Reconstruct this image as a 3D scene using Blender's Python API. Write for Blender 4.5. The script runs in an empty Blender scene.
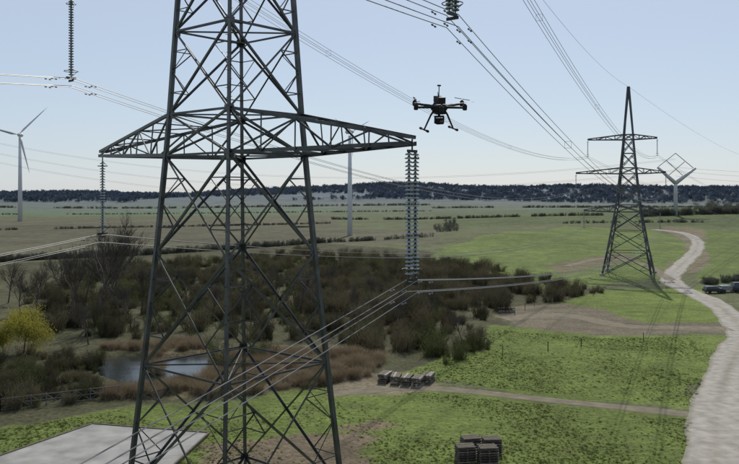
import bpy, math, random
import numpy as np
from mathutils import Vector, Matrix
random.seed(7); rng=np.random.default_rng(7)
S=bpy.context.scene
H=21.0; F=788.0
# ---------------------------------------------------------------- terrain
def h(x,y):
    x=np.asarray(x,float); y=np.asarray(y,float)
    z=12*np.exp(-(((x-230)/150)**2+((y-560)/150)**2))
    z=z+4.0*np.exp(-(((x-62)/55)**2+((y-345)/60)**2))
    z=z+1.2*np.exp(-(((x+120)/160)**2+((y-420)/120)**2))
    z=z+2.2*np.sin(x/170+1)*np.clip((y-420)/600,0,1)+3*np.clip((y-600)/900,0,1)*np.sin(y/210+x/400)
    t=np.clip((y-1500)/1300,0,1); t=t*t*(3-2*t)
    r=38+10*np.sin(x/430+1.2)+4*np.sin(x/161+2)+3*np.sin(x/87)+7*np.clip(x/900,-1,1)
    return z+t*r
def G(u,v):
    "image column/row cast from the camera -> true ground position"
    ys=30*np.power(1.004,np.arange(1350)); xs=(u-367.5)/F*ys; zs=H-(v-193)/F*ys
    d=zs-h(xs,ys); i=np.argmax(d<0)
    if not (d<0).any(): i=len(ys)-1
    a=d[i-1]/(d[i-1]-d[i]+1e-9); y=ys[i-1]+(ys[i]-ys[i-1])*a
    return ((u-367.5)/F*y, y)
def G3(u,v):
    x,y=G(u,v); return Vector((x,y,float(h(x,y))))
def poly(pts): return np.array([G(*p) for p in pts])
def inside(P,x,y):
    x=np.asarray(x);y=np.asarray(y);c=np.zeros(x.shape,bool);n=len(P);j=n-1
    for i in range(n):
        xi,yi=P[i];xj,yj=P[j]
        c^=((yi>y)!=(yj>y))&(x<(xj-xi)*(y-yi)/(yj-yi+1e-12)+xi); j=i
    return c
# ---------------------------------------------------------------- materials
def mat(name,col,rough=.7,metal=0,var=.25,scale=3.0,col2=None,bump=0,inst=False,spec=.3,trans=0,coords='Object',tl=0):
    m=bpy.data.materials.new(name);m.use_nodes=True;nt=m.node_tree;N=nt.nodes;L=nt.links
    b=N['Principled BSDF'];b.inputs['Roughness'].default_value=rough;b.inputs['Metallic'].default_value=metal
    b.inputs['Specular IOR Level'].default_value=spec
    if trans:b.inputs['Transmission Weight'].default_value=trans
    tc=N.new('ShaderNodeTexCoord');no=N.new('ShaderNodeTexNoise');no.inputs['Scale'].default_value=scale;no.inputs['Detail'].default_value=5
    L.new(tc.outputs[coords],no.inputs['Vector'])
    r=N.new('ShaderNodeValToRGB');r.color_ramp.elements[0].position=.3;r.color_ramp.elements[1].position=.7
    c2=col2 or tuple(c*(1+var) for c in col); c1=tuple(c*(1-var) for c in col) if col2 is None else col
    r.color_ramp.elements[0].color=(*c1,1);r.color_ramp.elements[1].color=(*c2,1)
    out=r.outputs[0]
    if inst:
        oi=N.new('ShaderNodeObjectInfo');ad=N.new('ShaderNodeMath');ad.operation='ADD'
        mu=N.new('ShaderNodeMath');mu.operation='MULTIPLY';mu.inputs[1].default_value=.7
        mm=N.new('ShaderNodeMath');mm.operation='MULTIPLY';mm.inputs[1].default_value=.45
        L.new(oi.outputs['Random'],mu.inputs[0]);L.new(no.outputs['Fac'],mm.inputs[0]);L.new(mu.outputs[0],ad.inputs[0]);L.new(mm.outputs[0],ad.inputs[1]);L.new(ad.outputs[0],r.inputs['Fac'])
    else: L.new(no.outputs['Fac'],r.inputs['Fac'])
    L.new(out,b.inputs['Base Color'])
    if bump:
        bp=N.new('ShaderNodeBump');bp.inputs['Strength'].default_value=bump;bp.inputs['Distance'].default_value=.05
        L.new(no.outputs['Fac'],bp.inputs['Height']);L.new(bp.outputs[0],b.inputs['Normal'])
    if tl:
        t=N.new('ShaderNodeBsdfTranslucent');L.new(out,t.inputs['Color']);ms=N.new('ShaderNodeMixShader');ms.inputs[0].default_value=tl
        L.new(b.outputs[0],ms.inputs[1]);L.new(t.outputs[0],ms.inputs[2]);L.new(ms.outputs[0],N['Material Output'].inputs['Surface'])
    return m
M={}
M['steel']=mat('galvanised_steel',(.08,.084,.083),.40,.6,.35,1.5,spec=.45)
M['steelfar']=mat('hazed_steel',(.085,.092,.098),.6,.2,.2,.5)  # far pylon steel, distance haze put into a paler colour
M['glass']=mat('insulator_glass',(.36,.42,.43),.15,0,.2,4,spec=.7,tl=.3)
M['iron']=mat('dark_iron',(.05,.05,.05),.5,.6,.2,6)
M['wire']=mat('aluminium_conductor',(.16,.16,.165),.5,.55,.15,2)
M['wirefar']=mat('far_conductor',(.15,.15,.165),.7,.1,.15,2)  # distant spans: slightly bluer, rougher and less metallic
M['white']=mat('turbine_paint',(.55,.57,.60),.6,0,.06,.3)
M['tpaint']=mat('mast_paint',(.48,.49,.51),.6,0,.06,.3)
M['greyrod']=mat('grey_insulator_rod',(.10,.105,.115),.6,0,.1,.3)
M['carbon']=mat('carbon_black',(.014,.014,.016),.62,0,.3,10,spec=.3)
M['lens']=mat('lens_glass',(.01,.01,.015),.05,0,.1,5,spec=.8)
M['wood']=mat('weathered_timber',(.10,.085,.065),.85,0,.4,4,bump=.3)
M['woodpale']=mat('pale_timber',(.27,.24,.2),.85,0,.3,5,bump=.3)
M['bark']=mat('bark',(.085,.072,.058),.9,0,.3,2,bump=.4)
M['tyre']=mat('tyre_rubber',(.02,.02,.02),.9,0,.2,8)
M['paintdark']=mat('car_paint_dark',(.03,.035,.045),.25,.3,.1,1,spec=.6)
M['paintwhite']=mat('car_paint_silver',(.22,.22,.23),.3,.3,.05,1,spec=.6)
M['window']=mat('car_glass',(.02,.025,.03),.08,0,.1,1,spec=.8)
M['concrete']=mat('concrete',(.20,.195,.185),1,0,.3,.5,bump=.3,coords='Object',col2=(.33,.325,.31),spec=.05)
M['fence']=mat('fence_metal',(.16,.16,.16),.5,.5,.2,3)
M['scrub']=mat('bare_scrub',(.045,.042,.026),.9,0,.3,.8,col2=(.115,.102,.062),inst=True,spec=.1,tl=.3)
M['scrubg']=mat('green_scrub',(.038,.048,.02),.9,0,.3,.8,col2=(.085,.096,.038),inst=True,spec=.1,tl=.35)
M['reed']=mat('dry_reeds',(.15,.115,.068),.9,0,.3,.8,col2=(.27,.215,.14),inst=True,spec=.1,tl=.3)
M['willow']=mat('willow_leaf',(.20,.20,.035),.8,0,.3,.6,col2=(.38,.34,.07),spec=.15,tl=.4)
M['grassblade']=mat('grass_blade',(.05,.074,.018),.8,0,.3,1,col2=(.12,.142,.04),inst=True,spec=.15,tl=.45)
M['farwood']=mat('far_woodland',(.085,.107,.135),1,0,.3,.01,col2=(.12,.148,.185),inst=True,spec=0)  # tree colour carries painted blue-grey distance haze
M['hedge']=mat('hedge_twig',(.075,.082,.068),.95,0,.3,.3,col2=(.11,.116,.092),inst=True,spec=.1,tl=.3)  # hedge colour lightened to imitate haze over the far fields
# ---------------------------------------------------------------- builder
class MB:
    def __init__(s): s.v=[];s.f=[]
    def add(s,vs,fs):
        n=len(s.v);s.v+= [tuple(p) for p in vs];s.f+=[tuple(i+n for i in f) for f in fs]
    def box(s,c,d,R=None):
        R=R or Matrix.Identity(3);c=Vector(c)
        vs=[c+R@Vector((x*d[0]/2,y*d[1]/2,z*d[2]/2)) for x in(-1,1) for y in(-1,1) for z in(-1,1)]
        s.add(vs,[(0,1,3,2),(4,6,7,5),(0,4,5,1),(2,3,7,6),(0,2,6,4),(1,5,7,3)])
    def frame(s,a,b,up=(0,0,1)):
        d=(b-a).normalized();u=Vector(up)
        if abs(d.dot(u))>.97:u=Vector((.7,.7,.1)).normalized()
        e1=d.cross(u).normalized();e2=e1.cross(d).normalized();return d,e1,e2
    def L(s,a,b,w=.12,t=.02,flip=1):
        a=Vector(a);b=Vector(b)
        if (b-a).length<1e-4:return
        d,e1,e2=s.frame(a,b);e1=e1*flip
        pr=[(0,0),(w,0),(w,t),(t,t),(t,w),(0,w)]
        vs=[p+e1*(x-w*.3)+e2*(y-w*.3) for p in(a,b) for x,y in pr]
        s.add(vs,[(i,(i+1)%6,(i+1)%6+6,i+6) for i in range(6)]+[(5,4,3,2,1,0),(6,7,8,9,10,11)])
    def tube(s,pts,r,n=6,cap=True):
        pts=[Vector(p) for p in pts];m=len(pts);vs=[];rs=r if isinstance(r,(list,tuple)) else [r]*m
        for i,p in enumerate(pts):
            a=pts[max(i-1,0)];b=pts[min(i+1,m-1)];d,e1,e2=s.frame(a,b)
            for k in range(n):
                t=2*math.pi*k/n;vs.append(p+(e1*math.cos(t)+e2*math.sin(t))*rs[i])
        fs=[(i*n+k,i*n+(k+1)%n,(i+1)*n+(k+1)%n,(i+1)*n+k) for i in range(m-1) for k in range(n)]
        if cap:fs+=[tuple(range(n-1,-1,-1)),tuple((m-1)*n+k for k in range(n))]
        s.add(vs,fs)
    def lathe(s,base,prof,n=16,axis=None):
        base=Vector(base);vs=[];R=axis or Matrix.Identity(3)
        for z,r in prof:
            for k in range(n):
                t=2*math.pi*k/n;vs.append(base+R@Vector((r*math.cos(t),r*math.sin(t),z)))
        m=len(prof)
        s.add(vs,[(i*n+k,i*n+(k+1)%n,(i+1)*n+(k+1)%n,(i+1)*n+k) for i in range(m-1) for k in range(n)]+[tuple(range(n-1,-1,-1)),tuple((m-1)*n+k for k in range(n))])
    def obj(s,name,m,parent=None,smooth=False,loc=None):
        me=bpy.data.meshes.new(name);me.from_pydata(s.v,[],s.f);me.materials.append(m)
        if smooth:
            me.polygons.foreach_set('use_smooth',[True]*len(me.polygons))
        o=bpy.data.objects.new(name,me);S.collection.objects.link(o)
        if parent:o.parent=parent
        if loc is not None:o.location=loc
        return o
def empty(name,loc=(0,0,0),rz=0):
    e=bpy.data.objects.new(name,None);S.collection.objects.link(e);e.location=loc;e.rotation_euler=(0,0,rz);e.empty_display_size=.5;return e
# ---------------------------------------------------------------- ground
def axis(lo,hi,step,far_lo,far_hi,g=1.06):
    a=list(np.arange(lo,hi+.01,step));s=step
    while a[-1]<far_hi: s*=g;a.append(a[-1]+s)
    s=step;b=[]
    c=a[0]
    while c>far_lo: s*=g;c-=s;b.append(c)
    return np.array(b[::-1]+a)
xs=axis(-75,125,.9,-5500,5500);ys=axis(55,230,.9,-400,6500,1.035)
X,Y=np.meshgrid(xs,ys);Z=h(X,Y)
def fbm(x,y,s):
    r=np.random.default_rng(s);o=np.zeros_like(x)
    for k in range(14):
        a=r.uniform(0,6.28);f=r.uniform(.3,1.6);o+=np.sin((x*math.cos(a)+y*math.sin(a))*f+r.uniform(0,6.28))
    return o/4
jx=fbm(X/3.5,Y/3.5,1)*1.0;jy=fbm(X/3.5,Y/3.5,2)*1.6
col=np.zeros(X.shape+(3,));col[:]=(.088,.098,.050)
def paint(pts,c,jit=1.0,soft=1):
    P=poly(pts);m=inside(P,X+jx*jit,Y+jy*jit);col[m]=c;return P
strip=(np.sin(Y/95+X/260+np.sin(X/300)*2)>0.2)&(Y>560); col[strip]=(.10,.103,.064)
strip=(np.sin(Y/60+X/500)>0.6)&(Y>600); col[strip]=(.082,.115,.05)
paint([(-60,206),(330,204),(330,210),(-60,213)],(.088,.118,.054))
paint([(-60,216),(420,212),(440,240),(300,243),(-60,264)],(.090,.087,.056))
paint([(-60,224),(150,220),(330,224),(300,238),(-60,246)],(.080,.076,.05))
paint([(330,212),(560,208),(600,216),(440,226),(340,226)],(.085,.10,.05))
paint([(430,209),(760,204),(760,228),(560,220),(440,226)],(.075,.095,.042))
paint([(-60,266),(0,262),(310,240),(440,250),(600,290),(500,312),(500,345),(430,365),(380,372),(330,387),(130,400),(-60,430)],(.058,.058,.032))
paint([(150,350),(260,338),(380,345),(375,372),(330,380),(180,392)],(.12,.10,.06))
G1=(.104,.138,.034)
paint([(400,268),(440,246),(480,234),(560,224),(650,228),(688,240),(684,262),(650,276),(560,288),(480,276)],(.10,.133,.038))
paint([(700,228),(790,228),(790,290),(700,280),(688,262)],(.09,.12,.035))
paint([(540,262),(620,250),(640,255),(560,272)],(.125,.112,.066))
paint([(655,224),(700,226),(706,262),(668,280),(650,268),(682,255),(680,238)],(.135,.117,.078))
paint([(545,302),(600,288),(700,284),(728,318),(640,323),(590,312)],G1)
paint([(485,312),(520,302),(560,300),(600,306),(640,320),(725,322),(725,329),(600,334),(520,328)],(.13,.112,.08))
paint([(480,322),(600,334),(722,331),(690,404),(560,392),(430,380),(395,372),(440,358),(480,345)],G1)
paint([(-80,430),(135,402),(335,388),(420,384),(700,414),(720,470),(900,620),(-300,620)],(.095,.125,.032))
paint([(345,372),(390,370),(430,384),(380,392),(330,392)],(.14,.12,.083),.6)
paint([(332,424),(378,414),(398,420),(350,430)],(.125,.098,.065),.6)
paint([(200,440),(330,428),(375,432),(350,448),(380,470),(200,475)],(.125,.10,.068),.6)
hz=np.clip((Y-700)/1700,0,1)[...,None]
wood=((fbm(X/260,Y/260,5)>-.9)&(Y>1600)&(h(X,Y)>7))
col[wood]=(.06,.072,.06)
col=col*(1-hz)+np.array((.115,.14,.165))*hz  # aerial haze painted in: cover colours fade to blue-grey with distance
WP=poly([(100,356),(128,350),(165,353),(190,349),(216,354),(212,370),(186,377),(160,384),(112,389)])
wi=inside(WP,X+jx*.9,Y+jy*.9);Z[wi]=-1.0
Z[(Y<270)&(Y>40)]+= (fbm(X/9,Y/9,9)*.10)[(Y<270)&(Y>40)]*0.6
ny,nx=X.shape
vv=np.stack([X,Y,Z],-1).reshape(-1,3)
idx=np.arange(nx*ny).reshape(ny,nx)
ff=np.stack([idx[:-1,:-1],idx[:-1,1:],idx[1:,1:],idx[1:,:-1]],-1).reshape(-1,4)
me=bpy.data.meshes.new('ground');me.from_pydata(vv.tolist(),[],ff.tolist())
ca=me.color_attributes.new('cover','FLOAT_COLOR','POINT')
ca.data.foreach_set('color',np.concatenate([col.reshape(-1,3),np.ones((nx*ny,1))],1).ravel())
me.polygons.foreach_set('use_smooth',[True]*len(me.polygons))
def ground_mat():
    m=bpy.data.materials.new('ground_cover');m.use_nodes=True;nt=m.node_tree;N=nt.nodes;L=nt.links
    b=N['Principled BSDF'];b.inputs['Roughness'].default_value=.95;b.inputs['Specular IOR Level'].default_value=.08
    at=N.new('ShaderNodeAttribute');at.attribute_name='cover'
    g=N.new('ShaderNodeNewGeometry')
    cur=at.outputs['Color']
    for sc,lo,hi,det in((.02,.78,1.22,4),(.09,.82,1.2,5),(.3,.72,1.3,6),(2.2,.55,1.45,6)):
        n=N.new('ShaderNodeTexNoise');n.inputs['Scale'].default_value=sc;n.inputs['Detail'].default_value=det;n.inputs['Roughness'].default_value=.65
        L.new(g.outputs['Position'],n.inputs['Vector'])
        mr=N.new('ShaderNodeMapRange');mr.inputs['From Min'].default_value=.3;mr.inputs['From Max'].default_value=.7
        mr.inputs['To Min'].default_value=lo;mr.inputs['To Max'].default_value=hi
        L.new(n.outputs['Fac'],mr.inputs['Value'])
        vm=N.new('ShaderNodeVectorMath');vm.operation='SCALE';L.new(cur,vm.inputs[0]);L.new(mr.outputs[0],vm.inputs['Scale']);cur=vm.outputs[0]
    n2=N.new('ShaderNodeTexNoise');n2.inputs['Scale'].default_value=.4;n2.inputs['Detail'].default_value=9;n2.inputs['Roughness'].default_value=.75
    L.new(g.outputs['Position'],n2.inputs['Vector'])
    mr=N.new('ShaderNodeMapRange');mr.inputs['From Min'].default_value=.53;mr.inputs['From Max'].default_value=.70;mr.inputs['To Max'].default_value=.6
    L.new(n2.outputs['Fac'],mr.inputs['Value'])
    mx=N.new('ShaderNodeMix');mx.data_type='RGBA';L.new(mr.outputs[0],mx.inputs[0]);L.new(cur,mx.inputs[6]);mx.inputs[7].default_value=(.11,.105,.05,1)
    L.new(mx.outputs[2],b.inputs['Base Color'])
    bp=N.new('ShaderNodeBump');bp.inputs['Strength'].default_value=.8;bp.inputs['Distance'].default_value=.25
    n3=N.new('ShaderNodeTexNoise');n3.inputs['Scale'].default_value=1.6;n3.inputs['Detail'].default_value=7;L.new(g.outputs['Position'],n3.inputs['Vector'])
    L.new(n3.outputs['Fac'],bp.inputs['Height']);L.new(bp.outputs[0],b.inputs['Normal'])
    return m
me.materials.append(ground_mat());go=bpy.data.objects.new('ground',me);S.collection.objects.link(go)
def bumpz(x,y):
    x=np.asarray(x,float);y=np.asarray(y,float)
    return h(x,y)+np.where((y<270)&(y>40),fbm(x/9,y/9,9)*.06,0)
# water
mw=mat('pond_water_mat',(.02,.025,.022),.14,0,.2,.6,spec=.35,bump=.5)
mb=MB();c=WP.mean(0);P2=c+(WP-c)*1.15
mb.add([(x,y,-.3) for x,y in P2],[tuple(range(len(P2)))]);mb.obj('pond_water',mw)
# tracks
def track_mat(name,c,rough=.9):
    m=mat(name,c,.95,0,.25,.8,bump=.5,coords='Object',spec=.1)
    nt=m.node_tree;N=nt.nodes;L=nt.links;b=N['Principled BSDF']
    at=N.new('ShaderNodeAttribute');at.attribute_name='rut'
    vm=N.new('ShaderNodeMix');vm.data_type='RGBA';L.new(at.outputs['Fac'],vm.inputs[0])
    src=b.inputs['Base Color'].links[0].from_socket
    L.new(src,vm.inputs[6]);vm.inputs[7].default_value=(.14,.13,.08,1);L.new(vm.outputs[2],b.inputs['Base Color']);return m
def ribbon(name,pts,w,m,rut=True):
    P=[Vector((*G(*p),0)) for p in pts]
    Q=[];PP=[P[0]*2-P[1]]+P+[P[-1]*2-P[-2]]
    for i in range(1,len(PP)-2):
        k=max(4,int((PP[i+1]-PP[i]).length/1.0))
        for j in range(k):
            t=j/k;a,b,c_,d=PP[i-1:i+3]
            Q.append(.5*((2*b)+(c_-a)*t+(2*a-5*b+4*c_-d)*t*t+(3*b-a-3*c_+d)*t**3))
    vs=[];fs=[];A=[];n=15
    for i,q in enumerate(Q):
        d=(Q[min(i+1,len(Q)-1)]-Q[max(i-1,0)]).normalized();e=Vector((-d.y,d.x,0))
        ww=w*(1+.08*math.sin(i*.21)+.05*math.sin(i*.6+1)+random.uniform(-.03,.03))
        for k in range(n):
            s=(k/(n-1)-.5);p=q+e*(s*ww);edge=abs(s)>.49
            z=float(bumpz(p.x,p.y))+(.035+.0004*max(p.y-150,0) if not edge else -.05)
            vs.append((p.x,p.y,z))
            g=0.
            if rut: g=.45*math.exp(-(s/.09)**2)*(0.6+.4*math.sin(i*.13))
            if abs(s)>.4:g=.55
            A.append(max(g,0))
    for i in range(len(Q)-1):
        for k in range(n-1):
            fs.append((i*n+k,i*n+k+1,(i+1)*n+k+1,(i+1)*n+k))
    me=bpy.data.meshes.new(name);me.from_pydata(vs,[],fs);at=me.attributes.new('rut','FLOAT','POINT');at.data.foreach_set('value',A)
    me.materials.append(m);me.polygons.foreach_set('use_smooth',[True]*len(fs));o=bpy.data.objects.new(name,me);S.collection.objects.link(o);return o
tm=track_mat('gravel_track_mat',(.29,.27,.24));tm2=track_mat('dirt_track_mat',(.16,.14,.103))
ribbon('gravel_track',[(712,600),(711,459),(712,425),(718,385),(732,350),(739,332),(728,314),(705,297),(678,285),(667,276),(678,262),(692,248),(693,238),(680,231),(650,227)],5.4,tm)
ribbon('dirt_track',[(325,391),(420,385),(560,398),(696,412)],2.3,tm2)
ribbon('dirt_track',[(500,316),(560,312),(620,323),(680,325),(735,326)],4.2,tm2)
ribbon('dirt_track',[(668,278),(640,262),(600,256),(560,264)],3.0,tm2)
# concrete pad
mb=MB();P=[G(-60,475),(G(92,422)),(G(208,431)),(G(160,475))]
mb.add([(x,y,.16) for x,y in P]+[(x,y,-.2) for x,y in P],[(0,3,2,1),(0,1,5,4),(1,2,6,5),(2,3,7,6),(3,0,4,7)])
pad=mb.obj('concrete_pad',M['concrete'])
mb=MB()
for i0,i1 in((0,1),(1,2),(2,3)):
    a=Vector((*P[i0],.14));b=Vector((*P[i1],.14));d=(b-a);mb.box((a+b)/2,(d.length-.2,.16,.2),Matrix.Rotation(math.atan2(d.y,d.x),3,'Z'))
mb.obj('timber_edge',M['wood'],pad)
# ---------------------------------------------------------------- near pylon
def body(mb,C,A,B,levels,legw,brw,bw,sub=2.6,z0=0):
    def cor(i,z,w):
        sx,sy=((1,1),(-1,1),(-1,-1),(1,-1))[i];return Vector((C.x,C.y,z))+A*(sx*w/2)+B*(sy*w/2)
    for (za,wa),(zb,wb) in zip(levels[:-1],levels[1:]):
        for i in range(4):
            j=(i+1)%4;p0=cor(i,za,wa);p1=cor(j,za,wa);q0=cor(i,zb,wb);q1=cor(j,zb,wb)
            mb.L(p0,q0,legw,legw*.16,1 if i%2 else -1)
            mb.L(p0,q1,brw,brw*.14);mb.L(p1,q0,brw,brw*.14,-1)
            s=wa/(wa+wb) if wa+wb>0 else .5;c=p0.lerp(q1,s)
            if zb-za>sub:
                for (a,b,k) in((p0,q0,0),(p1,q1,0)):
                    lm=a.lerp(b,s)
                    l1=a.lerp(b,s*.5);mb.L(l1,a.lerp(c,.5),bw*.8,bw*.12);mb.L(lm,a.lerp(c,.5),bw*.8,bw*.12)
                    l2=a.lerp(b,s+(1-s)*.5);mb.L(l2,b.lerp(c,.5),bw*.8,bw*.12);mb.L(lm,b.lerp(c,.5),bw*.8,bw*.12)
def ring(mb,C,A,B,z,w,bw,cross=True):
    c=[Vector((C.x,C.y,z))+A*(sx*w/2)+B*(sy*w/2) for sx,sy in((1,1),(-1,1),(-1,-1),(1,-1))]
    for i in range(4): mb.L(c[i],c[(i+1)%4],bw,bw*.15)
    if cross: mb.L(c[0],c[2],bw*.7,bw*.1);mb.L(c[1],c[3],bw*.7,bw*.1)
def arm(mb,C,A,B,side,zb,zt,wb,wt,tip,cw,bw,n=5):
    b=[Vector((C.x,C.y,zb))+A*(side*wb/2)+B*(s*wb/2) for s in(-1,1)]
    t=[Vector((C.x,C.y,zt))+A*(side*wt/2)+B*(s*wt/2) for s in(-1,1)]
    tip=Vector(tip)
    bt=[tip+B*(s*.22) for s in(-1,1)];tt=[tip+B*(s*.18)+Vector((0,0,.25)) for s in(-1,1)]
    for s in(0,1): mb.L(b[s],bt[s],cw,cw*.15);mb.L(t[s],tt[s],cw*.85,cw*.13)
    for k in range(n):
        f0=k/n;f1=(k+1)/n
        B0=[b[s].lerp(bt[s],f0) for s in(0,1)];B1=[b[s].lerp(bt[s],f1) for s in(0,1)]
        T0=[t[s].lerp(tt[s],f0) for s in(0,1)];T1=[t[s].lerp(tt[s],f1) for s in(0,1)]
        mb.L(B0[k%2],B1[(k+1)%2],bw,bw*.14);mb.L(B1[0],B1[1],bw,bw*.14)
        mb.L(T0[k%2],T1[(k+1)%2],bw*.8,bw*.12);mb.L(T1[0],T1[1],bw*.8,bw*.12)
        for s in(0,1):
            if k<n-1: mb.L(T1[s],B1[s],bw,bw*.14)
            mb.L(B0[s],T1[s],bw,bw*.14) if k%2 else mb.L(T0[s],B1[s],bw,bw*.14)
ins=MB();insI=MB()
def insulator(top,length,B,double=False,g=None,ii=None):
    top=Vector(top);g=g or ins;ii=ii or insI
    offs=[-.2,.2] if double else [0]
    ii.tube([top+Vector((0,0,.2)),top-Vector((0,0,.25))],.035,6)
    if double: ii.box(top-Vector((0,0,.27)),(.6,.06,.10),Matrix.Rotation(math.atan2(B.y,B.x),3,'Z'))
    L=length-.6;n=int(L/.155)
    for o in offs:
        p=top+B*o-Vector((0,0,.3))
        ii.tube([p+Vector((0,0,.05)),p-Vector((0,0,L+.1))],.028,6)
        for k in range(n):
            z=-(k+.2)*.155
            g.lathe(p+Vector((0,0,z-.10)),[(0,.11),(.0,.15),(.03,.155),(.06,.115),(.085,.05)],14)
            ii.lathe(p+Vector((0,0,z-.02)),[(0,.055),(.05,.05)],8)
    bot=top-Vector((0,0,length))
    R=Matrix.Rotation(math.atan2(B.y,B.x),3,'Z')
    ii.box(bot+Vector((0,0,.26)),(.62,.05,.12),R);ii.box(bot+Vector((0,0,.10)),(.04,.55,.12),R)
    for zz,rr in((.66,.40),(length-.55,.28)):
        c=bot+Vector((0,0,zz));pts=[c+Vector((math.cos(a)*rr,math.sin(a)*rr,0)) for a in np.linspace(.3,6.0,18)]
        ii.tube(pts,.02,5);ii.tube([c+Vector((rr,0,0)),c+Vector((0,0,-.35 if zz<2 else .3))],.014,5)
    return bot
C=Vector((-6.5,38.5,0));A=Vector((-.756,.656,0)).normalized();B=Vector((.656,.756,0)).normalized()
mb=MB()
lv=[(0,8.5),(6.6,7.3),(12.8,6.25),(18.2,5.4),(22.9,4.75)]
body(mb,C,A,B,lv,.21,.105,.065,3)
lv2=[(22.9,4.75),(24.9,4.5),(28.9,4.1),(32.9,3.7),(34.6,3.5),(38.5,2.9),(42,2.4),(43.5,2.2),(52,.35)]
body(mb,C,A,B,lv2,.20,.10,.06,3.5)
for z,w in((6.6,7.3),(12.8,6.25),(22.9,4.75),(24.9,4.5),(28.9,4.1),(32.9,3.7),(34.6,3.5),(42,2.4),(43.5,2.2)): ring(mb,C,A,B,z,w,.10)
tips={'lr':Vector((1.67,31,23.0)),'ll':Vector((-15.5,46,23.25)),'mr':Vector((3.14,30,32.8)),'ml':Vector((-17.7,47,32.9)),'tr':Vector((1.4,31.3,42.2)),'tl':Vector((-14.9,45.3,42.2))}
for k,(zb,zt,wb,wt) in {'l':(22.9,24.9,4.75,4.5),'m':(32.9,34.6,3.7,3.5),'t':(42,43.5,2.4,2.2)}.items():
    arm(mb,C,A,B,-1,zb,zt,wb,wt,tips[k+'r'],.17,.075);arm(mb,C,A,B,1,zb,zt,wb,wt,tips[k+'l'],.17,.075)
pyl=empty('electricity_pylon')
mb.obj('lattice',M['steel'],pyl)
f=MB()
for sx,sy in((1,1),(-1,1),(-1,-1),(1,-1)):
    p=C+A*(sx*4.25)+B*(sy*4.25);f.lathe((p.x,p.y,-.3),[(0,.6),(.6,.55),(.7,.4)],12)
f.obj('footing',M['concrete'],pyl)
gp=MB()
RA=Matrix.Rotation(math.atan2(A.y,A.x),3,'Z')
for z,w in lv+lv2:
    for sx,sy in((1,1),(-1,1),(-1,-1),(1,-1)):
        p=C+A*(sx*w/2)+B*(sy*w/2)+Vector((0,0,z));gp.box(p-A*sx*.15,(.3,.02,.36),RA);gp.box(p-B*sy*.15,(.02,.3,.36),RA)
def legp(z,sx,sy):
    ll=lv+lv2[1:]
    for (za,wa),(zb,wb) in zip(ll[:-1],ll[1:]):
        if za<=z<=zb:
            w=wa+(wb-wa)*(z-za)/(zb-za);return C+A*(sx*w/2)+B*(sy*w/2)+Vector((0,0,z))
z=3
while z<50:
    p=legp(z,-1,-1);gp.tube([p,p-A*.22 if int(z/.4)%2 else p-B*.22],.012,4);z+=.4
gp.obj('gusset_plates',M['steel'],pyl)
ends={}
ends['lr']=insulator(tips['lr'],5.55,B,True);ends['ll']=insulator(tips['ll'],4.75,B,False)
ends['mr']=insulator(tips['mr'],5.2,B,True);ends['ml']=insulator(tips['ml'],5.2,B,False)
ends['tr']=insulator(tips['tr'],5.0,B,True);ends['tl']=insulator(tips['tl'],5.0,B,False)
ins.obj('insulator_discs',M['glass'],pyl,True);insI.obj('insulator_fittings',M['iron'],pyl)
# ---------------------------------------------------------------- far pylon
C2=Vector((68.5,209.5,0));A2=Vector((-.92,.39,0)).normalized();B2=Vector((.39,.92,0)).normalized()
g0=float(h(C2.x,C2.y));mb=MB()
l3=[(0,12.2),(6,9.9),(11.5,8),(16.5,6.3),(18.4,5.8),(22.4,4.9),(26.6,4.0),(28.2,3.7),(32,3.0),(35.6,2.4),(37,2.2),(49.7,.3)]
l3=[(z+g0,w) for z,w in l3]
body(mb,C2,A2,B2,l3,.36,.2,.12,3)
for z,w in l3[1:-1]: ring(mb,C2,A2,B2,z,w,.16,False)
tips2={}
for k,zb,zt,wb,wt,hw in(('l',16.5,18.4,6.3,5.8,11.5),('m',26.6,28.2,4,3.7,13.6),('t',35.6,37,2.4,2.2,10.5)):
    for s,n in((-1,'r'),(1,'l')):
        t=C2+A2*(s*hw*(1 if s>0 else .68))+Vector((0,0,zb+g0+.2));tips2[k+n]=t;arm(mb,C2,A2,B2,s,zb+g0,zt+g0,wb,wt,t,.26,.14,4)
p2=empty('electricity_pylon');mb.obj('lattice',M['steelfar'],p2)
g2=MB();i2=MB();ends2={k:insulator(t,4.6,B2,False,g2,i2) for k,t in tips2.items()}
g2.obj('insulator_discs',M['glass'],p2,True);i2.obj('insulator_fittings',M['iron'],p2)
f=MB()
for sx,sy in((1,1),(-1,1),(-1,-1),(1,-1)):
    p=C2+A2*(sx*6.1)+B2*(sy*6.1);f.lathe((p.x,p.y,-.3+g0),[(0,.7),(.8,.65),(.9,.4)],10)
f.obj('footing',M['concrete'],p2)
# ---------------------------------------------------------------- conductors
def span(mb,a,b,sag,offs,r,n=48):
    for o in offs:
        pts=[]
        for i in range(n+1):
            t=i/n;t=t*t*(3-2*t)*.4+t*.6
            p=a.lerp(b,t);p.z-=4*sag*t*(1-t);pts.append(p+Vector(o))
        mb.tube(pts,r,4,False)
def quad(d,Bv):
    s=Vector((-Bv.y,Bv.x,0));return [s*x+Vector((0,0,z)) for x in(-d,d) for z in(-d,d)]
D=Vector((.38,.925,0)).normalized()
wm=MB();wf=MB()
for k in ends:
    back=ends[k]-D*235; q=quad(.23,D)
    span(wm,ends[k],back,5.8,q,.017,60)
    sg={'lr':3.2,'ll':3.5,'mr':4.5,'ml':4.5,'tr':5,'tl':5}[k]
    span(wm,ends[k],ends2[k],sg,q,.019,60)
    nx=ends2[k]+Vector((210,330,-6 if k[0]=='l' else -10))
    span(wf,ends2[k],nx,9,quad(.23,D)[:2],.03,40)
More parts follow.
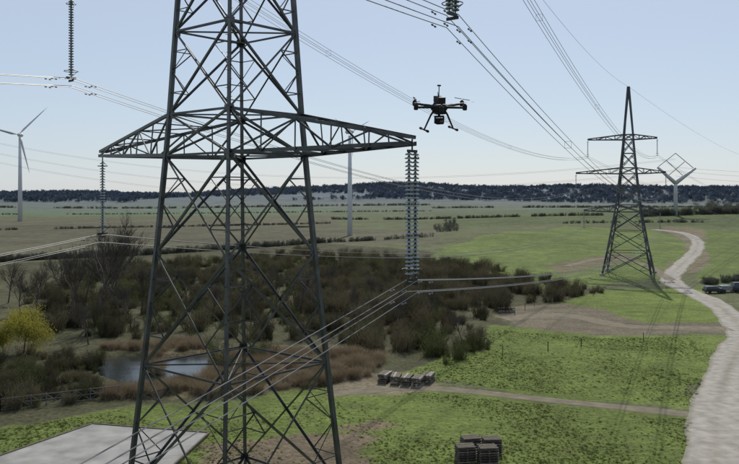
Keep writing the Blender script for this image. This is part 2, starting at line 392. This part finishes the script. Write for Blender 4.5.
top=Vector((C.x,C.y,52));top2=Vector((C2.x,C2.y,49.7+g0))
span(wm,top,top-D*235,4,[(0,0,0)],.02);span(wm,top,top2,4,[(0,0,0)],.025);span(wf,top2,top2+Vector((210,330,-6)),6,[(0,0,0)],.03)
for k in ends:
    for tgt,sg,n in((ends2[k],{'l':3.3,'m':4.5,'t':5}[k[0]],4),(ends[k]-D*235,5.8,5)):
        L=(tgt-ends[k]).length
        for j in range(1,n):
            t=j*34/L-.5*12/L;p=ends[k].lerp(tgt,t);p.z-=4*sg*t*(1-t);q=quad(.23,D)
            for a,b in((0,1),(1,3),(3,2),(2,0)): wm.tube([p+q[a],p+q[b]],.010,4)
        for o in quad(.23,D):
            t=1.6/L;p=ends[k].lerp(tgt,t);p.z-=4*sg*t*(1-t);d=(tgt-ends[k]).normalized();p=p+o-Vector((0,0,.09))
            wm.tube([p-d*.22,p-d*.1],.035,6);wm.tube([p+d*.1,p+d*.22],.035,6);wm.tube([p-d*.2,p+d*.2],.008,4)
wm.obj('power_lines',M['wire'])
TP=Vector((187,484,float(h(187,484))))
for z0,zz in((70,34),(62,27),(55,21)):
    b2=Vector((TP.x,TP.y,TP.z+zz));span(wf,Vector((-330,620,z0)),b2,22,[(0,0,0),(0,1,.7)],.04,60)
for dz in(0,5,9):
    span(wf,Vector((TP.x,TP.y,TP.z+24+dz*.6)),Vector((TP.x+260,TP.y-40,TP.z+30+dz)),9,[(0,0,0)],.045,40)
wf.obj('power_lines',M['wirefar'])
# ---------------------------------------------------------------- T-pylon
tp=empty('t_shaped_pylon',TP);mb=MB()
mb.lathe((0,0,-1),[(0,1.4),(19,1.05),(20.5,1.0)],16)
k=.614
def P_(u,v): return Vector(((u-672)*k,0,21-TP.z+(193-v)*k))
mb.tube([P_(672,181),P_(664,174),P_(654,165)],[1.25,1.1,.7],8);mb.tube([P_(672,181),P_(681,174),P_(692,166)],[1.25,1.1,.7],8)
mb.obj('mast_and_arms',M['tpaint'],tp,True)
mb=MB()
for a,b in((P_(655,165),P_(673,151)),(P_(673,151),P_(691,166)),(P_(664,158.5),P_(681,174)),(P_(682,159.5),P_(665,174))):
    a=a+Vector((0,1.6,0));mb.tube([a,b+Vector((0,1.6,0))],.2,6)
mb.obj('diamond_insulators',M['greyrod'],tp,False)
# ---------------------------------------------------------------- wind turbines
def turbine(base,hub,R,yaw,ang,rt):
    e=empty('wind_turbine',base,yaw);mb=MB();hh=hub-base.z
    mb.lathe((0,0,-1),[(0,rt),(hh*.5,rt*.8),(hh-.8,rt*.6)],20)
    mb.obj('tower',M['white'],e,True)
    n=MB();q=rt/1.9
    n.tube([Vector((0,-2.6*q,hh)),Vector((0,-1.9*q,hh)),Vector((0,3.5*q,hh+.2)),Vector((0,5*q,hh+.2))],[.9*q,1.7*q,1.6*q,.9*q],10)
    n.tube([Vector((0,-4.4*q,hh)),Vector((0,-3.8*q,hh)),Vector((0,-2.5*q,hh))],[.2,1.0*q,1.4*q],12);n.obj('nacelle',M['white'],e,True)
    b=MB()
    for i in range(3):
        t=math.radians(ang+120*i);d=Vector((math.cos(t),0,math.sin(t)));s=Vector((-math.sin(t),0,math.cos(t)));o=Vector((0,-3.3*q,hh))
        vs=[];st=[(0,.5,.5),(.06,.5,.5),(.18,1.5,.35),(.35,1.25,.25),(.6,.85,.16),(.85,.5,.09),(1,.12,.03)]
        for r,c_,th in st:
            c_*=R/31;th*=R/31;tw=(1-r)*.35;ax=s*math.cos(tw)+Vector((0,1,0))*math.sin(tw);nn=d.cross(ax)
            p=o+d*(r*R)
            vs+=[p-ax*c_*.35,p+nn*th*.5,p+ax*c_*.9,p-nn*th*.5]
        b.add(vs,[(i_*4+k_,i_*4+(k_+1)%4,(i_+1)*4+(k_+1)%4,(i_+1)*4+k_) for i_ in range(6) for k_ in range(4)]+[(24,25,26,27)])
    b.obj('blades',M['white'],e,True)
y=650;b=Vector(((20-367.5)/F*y,y,0));b.z=float(h(b.x,b.y));turbine(b,21+60/F*y,32,0.1,45,1.9)
y=385;b=Vector(((348-367.5)/F*y,y,0));b.z=float(h(b.x,b.y));turbine(b,21+63/F*y,12,math.radians(35),270,1.3)
# ---------------------------------------------------------------- drone
dr=empty('hexacopter_drone',(1.85,21,21+88/F*21));dr.rotation_euler=(math.radians(14),math.radians(-4),math.radians(17));dr.scale=(1.08,1.08,1.08)
mb=MB();mb.lathe((0,0,-.09),[(0,.14),(.02,.22),(.12,.23),(.16,.17),(.23,.14),(.29,.10),(.31,.03)],6)
mb.box((0,0,.18),(.18,.34,.14));mb.box((0,.02,-.12),(.24,.3,.1))
for i in range(6):
    a=math.radians(60*i+12);d=Vector((math.cos(a),math.sin(a),0));e=d*.68+Vector((0,0,.03))
    mb.tube([d*.1,e],[.035,.026],8);mb.lathe(e-Vector((0,0,.06)),[(0,.045),(.02,.055),(.12,.055),(.135,.035),(.16,.014)],12)
    t=random.uniform(0,3.14);bd=Vector((math.cos(t),math.sin(t),0));bs=Vector((-bd.y,bd.x,0));o=e+Vector((0,0,.12))
    for s in(1,-1):
        vs=[]
        for r,c_ in((.02,.014),(.08,.03),(.18,.026),(.29,.012)):
            vs+=[o+bd*(s*r)-bs*c_+Vector((0,0,.006)),o+bd*(s*r)+bs*c_*.8-Vector((0,0,.004)),o+bd*(s*r)+Vector((0,0,.010))]
        mb.add(vs,[(j*3+a_,j*3+b_,j*3+3+b_,j*3+3+a_) for j in range(3) for a_,b_ in((0,1),(1,2),(2,0))])
for s in(-1,1):
    mb.tube([Vector((s*.12,0,-.06)),Vector((s*.22,0,-.2)),Vector((s*.38,0,-.54))],[.028,.024,.021],8)
    mb.tube([Vector((s*.385,-.26,-.55)),Vector((s*.385,.26,-.55))],.022,8)
    mb.tube([Vector((s*.385,-.26,-.55)),Vector((s*.385,-.19,-.55))],.034,8);mb.tube([Vector((s*.385,.19,-.55)),Vector((s*.385,.26,-.55))],.034,8)
mb.tube([Vector((0,.05,.2)),Vector((0,.05,.52))],.012,6);mb.lathe((0,.05,.50),[(0,.045),(.015,.055),(.04,.03)],10)
mb.tube([Vector((-.06,-.1,.15)),Vector((-.10,-.12,.38))],.009,5)
mb.obj('airframe',M['carbon'],dr)
mb=MB();mb.tube([Vector((0,0,-.1)),Vector((0,0,-.24))],.035,8);mb.box((0,0,-.24),(.24,.06,.04));mb.box((-.11,-.02,-.32),(.025,.06,.17));mb.box((.11,-.02,-.32),(.025,.06,.17));mb.box((0,-.03,-.35),(.17,.15,.14))
mb.obj('gimbal',M['carbon'],dr)
mb=MB();mb.tube([Vector((0,-.10,-.35)),Vector((0,-.18,-.35))],.048,14);mb.obj('camera_lens',M['lens'],dr,True)
# ---------------------------------------------------------------- vegetation templates
def blades(n,fn,wid):
    vs=[];fs=[]
    for i in range(n):
        pts=fn(i);m=len(pts);k=len(vs);a=random.uniform(0,6.28);s=Vector((math.cos(a),math.sin(a),random.uniform(-.4,.4)))
        for j,p in enumerate(pts):
            w=wid*(1-.75*j/(m-1));vs+=[p-s*w,p+s*w]
        fs+=[(k+2*j,k+2*j+1,k+2*j+3,k+2*j+2) for j in range(m-1)]
    return vs,fs
def bush(seed,n=170,leaf=520,rad=.6,ht=1.0,ls=.028,w=.008,spr=1.):
    random.seed(seed);mb=MB();lob=[(Vector((random.uniform(-.45,.45)*rad/.6,random.uniform(-.45,.45)*rad/.6,random.uniform(.25,.7)*ht)),random.uniform(.16,.36)) for _ in range(8)]
    def fn(i):
        c,r=random.choice(lob);b=Vector((c.x*.5+random.gauss(0,.1),c.y*.5+random.gauss(0,.1),0))
        d=Vector((random.gauss(0,1),random.gauss(0,1),random.gauss(.7,1))).normalized()
        t=c+d*r*random.uniform(.6,1.35)
        t.z=max(t.z,.08);mid=b.lerp(t,.55)+Vector((0,0,.10));return [b,mid,t]
    mb.add(*blades(n,fn,w))
    for i in range(leaf):
        c,r=random.choice(lob);d=Vector((random.gauss(0,1),random.gauss(0,1),random.gauss(.1,1))).normalized()
        p=c+d*r*random.uniform(.25,1.15);p.z=max(p.z,.03)
        a=Vector((random.gauss(0,.7),random.gauss(0,.7),random.gauss(.3,1))).normalized()*ls*random.uniform(.5,1.6);b_=a.cross(Vector((random.gauss(0,1),random.gauss(0,1),random.gauss(0,1)))).normalized()*ls*random.uniform(.15,.5)
        mb.add([p-a-b_,p+a-b_*.3,p+a+b_,p-a+b_*.4],[(0,1,2,3)])
    return mb
def instancer(name,tmpl,m,pts,szs,sink=.05):
    vs=[];fs=[]
    zz=bumpz(np.array([p[0] for p in pts]),np.array([p[1] for p in pts]))
    for (x,y),s,z in zip(pts,szs,zz):
        z=float(z)-s*sink;a=random.uniform(0,6.28);t=random.uniform(-.08,.08);r=s/math.sqrt(2);k=len(vs)
        for j in range(4):
            q=a+j*math.pi/2;vs.append((x+r*math.cos(q),y+r*math.sin(q),z+r*math.cos(q)*t))
        fs.append((k,k+1,k+2,k+3))
    me=bpy.data.meshes.new(name);me.from_pydata(vs,[],fs);me.materials.append(m);o=bpy.data.objects.new(name,me);S.collection.objects.link(o)
    o.instance_type='FACES';o.use_instance_faces_scale=True;o.instance_faces_scale=1;o.show_instancer_for_render=False;o.show_instancer_for_viewport=False
    c_=tmpl.obj('plant',m,o);return o
def scat(pts,n,avoid=[]):
    P=poly(pts);lo=P.min(0);hi=P.max(0);out=[]
    while len(out)<n:
        q=rng.uniform(lo,hi,(n*2,2));k=inside(P,q[:,0],q[:,1])
        for a in avoid:k&=~inside(a,q[:,0],q[:,1])
        out+=q[k].tolist()
    return out[:n]
def line(p,q,n,jit=2.):
    a=np.array(G(*p));b=np.array(G(*q));t=rng.uniform(0,1,n*3);t=t[(np.sin(t*9+p[0])+np.sin(t*23))>-1.5][:n,None];n=len(t);return (a+(b-a)*t+rng.normal(0,jit,(n,2))).tolist()
def sz(n,a,b): return (a+(b-a)*rng.uniform(0,1,n)**1.8).tolist()
s1=scat([(20,290),(150,262),(310,250),(420,262),(520,290),(500,312),(495,335),(440,352),(380,352),(300,340),(230,338),(100,338),(45,335)],860,[WP])
s2=scat([(380,258),(440,258),(560,280),(600,290),(540,300),(470,312),(400,300)],300)
s3=scat([(300,270),(420,290),(430,345),(380,350),(310,335)],230)
s4=scat([(50,352),(60,350),(98,360),(104,396),(60,402),(-60,412),(-60,375)],110,[WP])
for sd,k in((1,0),(2,1),(3,2)):
    pts=(s1+s2+s3)[k::3];instancer('scrub_thicket',bush(sd,300,300,ls=.026,w=.007),M['scrub'],pts,sz(len(pts),1.3,4.8))
instancer('scrub_thicket',bush(4,300,300),M['scrub'],s4,sz(len(s4),1.0,2.8))
gs=scat([(-40,372),(60,360),(100,362),(104,392),(60,402),(-60,412)],26,[WP])+scat([(410,345),(480,335),(492,350),(440,362)],26)+scat([(60,262),(400,258),(480,300),(440,345),(100,335)],420,[WP])+scat([(215,350),(260,345),(270,362),(220,380)],8)
instancer('green_scrub',bush(11,140,700,ls=.028),M['scrubg'],gs,sz(len(gs),1.1,3.9))
rd=MB();random.seed(5)
rd.add(*blades(260,lambda i:(lambda b,t:[b,b.lerp(t,.6)+Vector((0,0,.06)),t])(Vector((random.gauss(0,.3),random.gauss(0,.3),0)),Vector((random.gauss(0,.42),random.gauss(0,.42),random.uniform(.6,1.05)))),.010))
rp=scat([(190,384),(215,362),(230,348),(380,352),(376,370),(330,382),(200,396)],400,[WP])+scat([(95,346),(200,338),(215,345),(160,350)],60,[WP])+scat([(100,388),(160,382),(190,377),(200,384),(150,394),(100,396)],70,[WP])+scat([(140,352),(160,352),(165,366),(150,372)],16)
instancer('reed_bed',rd,M['reed'],rp,sz(len(rp),.8,1.7))
# hedges: a few long continuous lines
hd=[];hs=[]
for p,q,n,a,b_ in(((-60,262),(150,252),200,1.5,3.2),((150,252),(320,240),200,1.5,3.2),((-60,229),(330,221),420,1.0,2.0),((320,240),(430,234),80,1.2,2.6),((-60,212),(430,209),520,1.4,2.6),((330,217),(600,213),380,1.3,2.8),((430,206),(760,205),500,2.5,5),((-60,204.5),(430,203),520,3,5.5),((640,214),(760,211),160,2.5,6),((700,282),(760,276),60,1.2,2.6),((560,221),(700,220),110,1.0,2.4)):
    l=line(p,q,n,.5 if a<2 else 1.5);hd+=l;hs+=sz(len(l),a,b_)
hd+=scat([(690,206),(770,204),(770,214),(700,214)],70);hs+=sz(70,4,8)
hd+=scat([(430,224),(455,220),(462,226),(440,231)],24);hs+=sz(24,2,5)
instancer('hedgerow',bush(21,60,300,ls=.05),M['hedge'],hd,hs)
# ridge woodland
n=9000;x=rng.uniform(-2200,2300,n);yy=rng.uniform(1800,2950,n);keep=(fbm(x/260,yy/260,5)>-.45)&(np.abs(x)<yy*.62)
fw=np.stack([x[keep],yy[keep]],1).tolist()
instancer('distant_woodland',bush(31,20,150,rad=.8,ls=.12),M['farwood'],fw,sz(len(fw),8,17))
# grass tufts
gt=MB();random.seed(9)
gt.add(*blades(34,lambda i:(lambda b,t:[b,b.lerp(t,.6)+Vector((0,0,.08)),t])(Vector((random.gauss(0,.28),random.gauss(0,.28),0)),Vector((random.gauss(0,.55),random.gauss(0,.55),random.uniform(.2,.7)))),.04))
PA=np.array(P)
def clump(pts):
    a=np.array(pts);k=fbm(a[:,0]/2.2,a[:,1]/3.,21)+fbm(a[:,0]/8,a[:,1]/8,22)>-.25+rng.normal(0,.5,len(a));return a[k].tolist()
gp_=clump(scat([(-60,470),(-60,436),(135,404),(340,394),(420,389),(690,417),(676,470)],14000,[PA])+scat([(490,326),(600,336),(718,333),(688,403),(560,391),(430,379),(400,371),(440,358)],11000))
instancer('grass',gt,M['grassblade'],gp_,(rng.uniform(.07,.18,len(gp_))*(1+ (rng.uniform(0,1,len(gp_))>.96)*1.2)).tolist())
# ---------------------------------------------------------------- trees
def tree_mesh(seed,ht,spread=.55,depth=5):
    random.seed(seed);mb=MB();tw=[]
    def br(p,d,L,r,k):
        n=3;pts=[p];q=p
        dd=d.copy()
        for i in range(n):
            dd=(dd+Vector((random.gauss(0,.11),random.gauss(0,.11),random.gauss(.03,.08)))).normalized();q=q+dd*(L/n);pts.append(q)
        mb.tube(pts,[r*(1-.4*i/n) for i in range(n+1)],6 if k<2 else 3,False)
        if k>=depth:
            tw.append(q);return
        m=random.choice((3,4)) if k<4 else 3
        for i in range(m):
            t=random.uniform(.35,1.);o=p.lerp(q,t) if k else pts[0].lerp(q,random.uniform(.45,1))
            a=Vector((random.gauss(0,1),random.gauss(0,1),random.gauss(.1,.5))).normalized()
            nd=(dd*(1-spread)+a*spread+Vector((0,0,.12))).normalized()
            br(o,nd,L*random.uniform(.55,.78),r*.5,k+1)
        br(q,(dd+Vector((random.gauss(0,.15),random.gauss(0,.15),0))).normalized(),L*.66,r*.6,k+1)
    br(Vector((0,0,-.3)),Vector((0,0,1)),ht*.36,ht*.017,0)
    return mb,tw
TMe=[];TH=[]
for s_ in(3,8,14):
    t=tree_mesh(s_,10,.46)[0];me=bpy.data.meshes.new('bare_tree');me.from_pydata(t.v,[],t.f);me.materials.append(M['bark']);TMe.append(me);TH.append(max(v[2] for v in t.v))
for i,(u,v,ht) in enumerate([(98,322,19),(120,315,13),(74,318,13.5),(140,312,10),(58,300,11),(160,305,9),(185,300,8),(296,312,9),(275,300,8),(88,342,7),(8,300,9),(352,318,6.5),(38,312,9.5),(228,300,7),(330,290,7),(395,325,6),(460,340,5),(430,318,6),(210,318,7),(250,322,7),(315,325,7),(370,300,6),(106,306,15),(20,312,8),(130,326,8),(84,300,12)]):
    p=G3(u,v);o=bpy.data.objects.new('bare_tree',TMe[i%3]);S.collection.objects.link(o);o.location=p;o.rotation_euler=(0,0,i*1.7);s=ht/TH[i%3];o.scale=(s*.85,s*.85,s)
for (u,v,ht,sd) in((24,350,7.4,4),(-14,352,6,6)):
    mb,tw=tree_mesh(sd,ht,.62,4);e=empty('willow_tree',G3(u,v));mb.obj('trunk',M['bark'],e)
    lf=MB();random.seed(sd)
    for t in tw:
        for j in range(30):
            p=t+Vector((random.gauss(0,.45),random.gauss(0,.45),random.gauss(-.3,.5)));a=Vector((random.gauss(0,.3),random.gauss(0,.3),random.uniform(.6,1))).normalized()*random.uniform(.12,.34)
            b_=a.cross(Vector((random.gauss(0,1),random.gauss(0,1),.1))).normalized()*.04
            lf.add([p,p-a*.5+b_,p-a,p-a*.5-b_],[(0,1,2,3)])
    lf.obj('foliage',M['willow'],e)
# ---------------------------------------------------------------- timber stacks
def stack(u,v,rz,nx_,nz,L,name='timber_stack',m='wood',m2='woodpale'):
    e=empty(name,G3(u,v),rz);a=MB();b=MB()
    for k in range(nz):
        if k%3==2:
            for s in(-.35,.35): b.box((s*L,0,.12+k*.2),(.1,nx_*.26,.1))
            continue
        for i in range(nx_):
            (a if random.random()>.3 else b).box((random.uniform(-.08,.08),(i-(nx_-1)/2)*.265,.12+k*.2),(L,.24,.17),Matrix.Rotation(random.uniform(-.02,.02),3,'Z'))
    a.obj('beams',M[m],e);b.obj('battens',M[m2],e)
random.seed(3)
for u,v in((383,378),(394,380),(405,381),(416,382),(426,379)): stack(u,v,math.radians(75+random.uniform(-8,8)),4,5,2.3)
stack(503,309,.2,5,4,3.0)
def crates(u,v,rz):
    e=empty('pallet_stack',G3(u,v),rz);a=MB();b=MB()
    for k in range(6):
        z=.17*k*1.15
        for i in range(3): a.box(((i-1)*.68,0,z+.08),(.1,1.2,.1))
        for i in range(7): (a if (i+k)%4 else b).box((0,(i-3)*.19,z+.15),(1.5,.13+random.uniform(-.01,.01),.025),Matrix.Rotation(random.uniform(-.02,.02),3,'Z'))
    for k in range(4): a.box((random.uniform(-.05,.05),(k-1.5)*.3,1.26),(1.45,.2,.12))
    a.obj('pallets',M['wood'],e);b.obj('slats',M['woodpale'],e)
crates(463,458,.15);crates(485,459,.1);crates(468,449,.2);crates(489,450,.05)
# ---------------------------------------------------------------- fences
def fence(name,pts,hh,step,m,rails,diag=False):
    mb=MB();P=[G3(*p) for p in pts]
    for a,b in zip(P[:-1],P[1:]):
        n=max(1,int((b-a).length/step))
        for i in range(n+1):
            p=a.lerp(b,i/n);mb.box(p+Vector((0,0,hh/2)),(.09,.09,hh+.1))
            if i<n:
                q=a.lerp(b,(i+1)/n)
                for r in rails: mb.tube([p+Vector((0,0,r*hh)),q+Vector((0,0,r*hh))],.035,4)
                if diag: mb.tube([p+Vector((0,0,.1*hh)),q+Vector((0,0,.95*hh))],.025,4);mb.tube([q+Vector((0,0,.1*hh)),p+Vector((0,0,.95*hh))],.025,4)
    return mb.obj(name,m)
fence('footbridge_railing',[(-40,414),(0,408),(118,394)],1.25,1.3,M['fence'],(.1,.55,.98),True)
fence('post_and_wire_fence',[(500,352),(545,348),(578,344),(640,338)],1.2,7,M['wood'],())
fence('post_and_wire_fence',[(512,312),(540,298),(590,293)],1.2,6,M['wood'],())
# ---------------------------------------------------------------- cars
def car(u,v,rz,m,van=False):
    e=empty('parked_van' if van else 'parked_car',G3(u,v),rz);mb=MB();W=.9
    L=2.2 if not van else 2.6;roof=1.45 if not van else 2.1
    low=[(-L,.35),(-L,.85),(-L+.1,.95),(L-1.0,.98),(L-.1,.8),(L,.6),(L,.35)]
    cab=[(-L+.15,.95),(-L+.35,roof),(L-2.1,roof),(L-1.1,.98)]
    def ext(pr,w0,w1):
        n=len(pr);mx=max(z for _,z in pr);mn=min(z for _,z in pr);vs=[]
        for s in(-1,1):
            for x,z in pr: vs.append((x,s*(w0+(w1-w0)*(z-mn)/(mx-mn)),z))
        mb.add(vs,[tuple(range(n)),tuple(range(2*n-1,n-1,-1))]+[(i,i+n,(i+1)%n+n,(i+1)%n) for i in range(n)])
    ext(low,W,W);ext(cab,W-.02,W-.2);o=mb.obj('bodywork',m,e)
    bv=o.modifiers.new('b','BEVEL');bv.width=.06;bv.segments=2
    g=MB()
    for s in(-1,1):
        yb=s*(W-.03);yt=s*(W-.185)
        for x0,x1 in((-L+.45,-.55),(-.45,L-1.75)):
            g.add([(x0,yb,1.0),(x1+.3 if x1>0 else x1,yb,1.0),(x1-.1,yt,roof-.1),(x0+.08,yt,roof-.1)],[(0,1,2,3)])
    g.add([(L-1.09,-.75,1.03),(L-1.09,.75,1.03),(L-2.02,.62,roof-.05),(L-2.02,-.62,roof-.05)],[(0,1,2,3)])
    g.add([(-L+.15,-.75,1.03),(-L+.15,.75,1.03),(-L+.31,.62,roof-.08),(-L+.31,-.62,roof-.08)],[(0,1,2,3)])
    g.obj('windows',M['window'],e)
    w=MB()
    for x in(-L+.85,L-.85):
        for s in(-1,1): w.tube([Vector((x,s*.72,.33)),Vector((x,s*.93,.33))],.33,16)
    w.obj('wheels',M['tyre'],e)
car(710,290,.1,M['paintdark']);car(724,289,.15,M['paintwhite']);car(739,289,.1,M['paintdark'],True)
# ---------------------------------------------------------------- light
w=bpy.data.worlds.new('World');S.world=w;w.use_nodes=True;nt=w.node_tree;bg=nt.nodes['Background']
AZ=9
sk=nt.nodes.new('ShaderNodeTexSky');sk.sky_type='NISHITA';sk.sun_disc=False;sk.sun_elevation=math.radians(44);sk.sun_rotation=math.radians(AZ)
sk.air_density=1.0;sk.dust_density=.5;sk.ozone_density=2.5;sk.altitude=50
mx=nt.nodes.new('ShaderNodeMix');mx.data_type='RGBA';mx.inputs[0].default_value=.62;mx.inputs[7].default_value=(6.5,7.4,8.8,1)
nt.links.new(sk.outputs[0],mx.inputs[6]);nt.links.new(mx.outputs[2],bg.inputs[0]);bg.inputs[1].default_value=.089
sun=bpy.data.lights.new('sun','SUN');sun.energy=3.9;sun.angle=math.radians(.5);sun.color=(1,.94,.84)
so=bpy.data.objects.new('sun',sun);S.collection.objects.link(so)
az=math.radians(AZ);el=math.radians(44);sd=Vector((math.sin(az)*math.cos(el),math.cos(az)*math.cos(el),math.sin(el)))
so.rotation_euler=sd.to_track_quat('Z','Y').to_euler()
cam=bpy.data.cameras.new('camera');co=bpy.data.objects.new('camera',cam);S.collection.objects.link(co)
co.location=(0,0,H);co.rotation_euler=(math.radians(90),0,0);cam.sensor_width=36;cam.lens=36*F/735;cam.shift_y=-(229.5-193)/735;cam.clip_end=20000;cam.clip_start=.2
S.camera=co
S.view_settings.view_transform='Standard';S.view_settings.look='None';S.view_settings.exposure=0
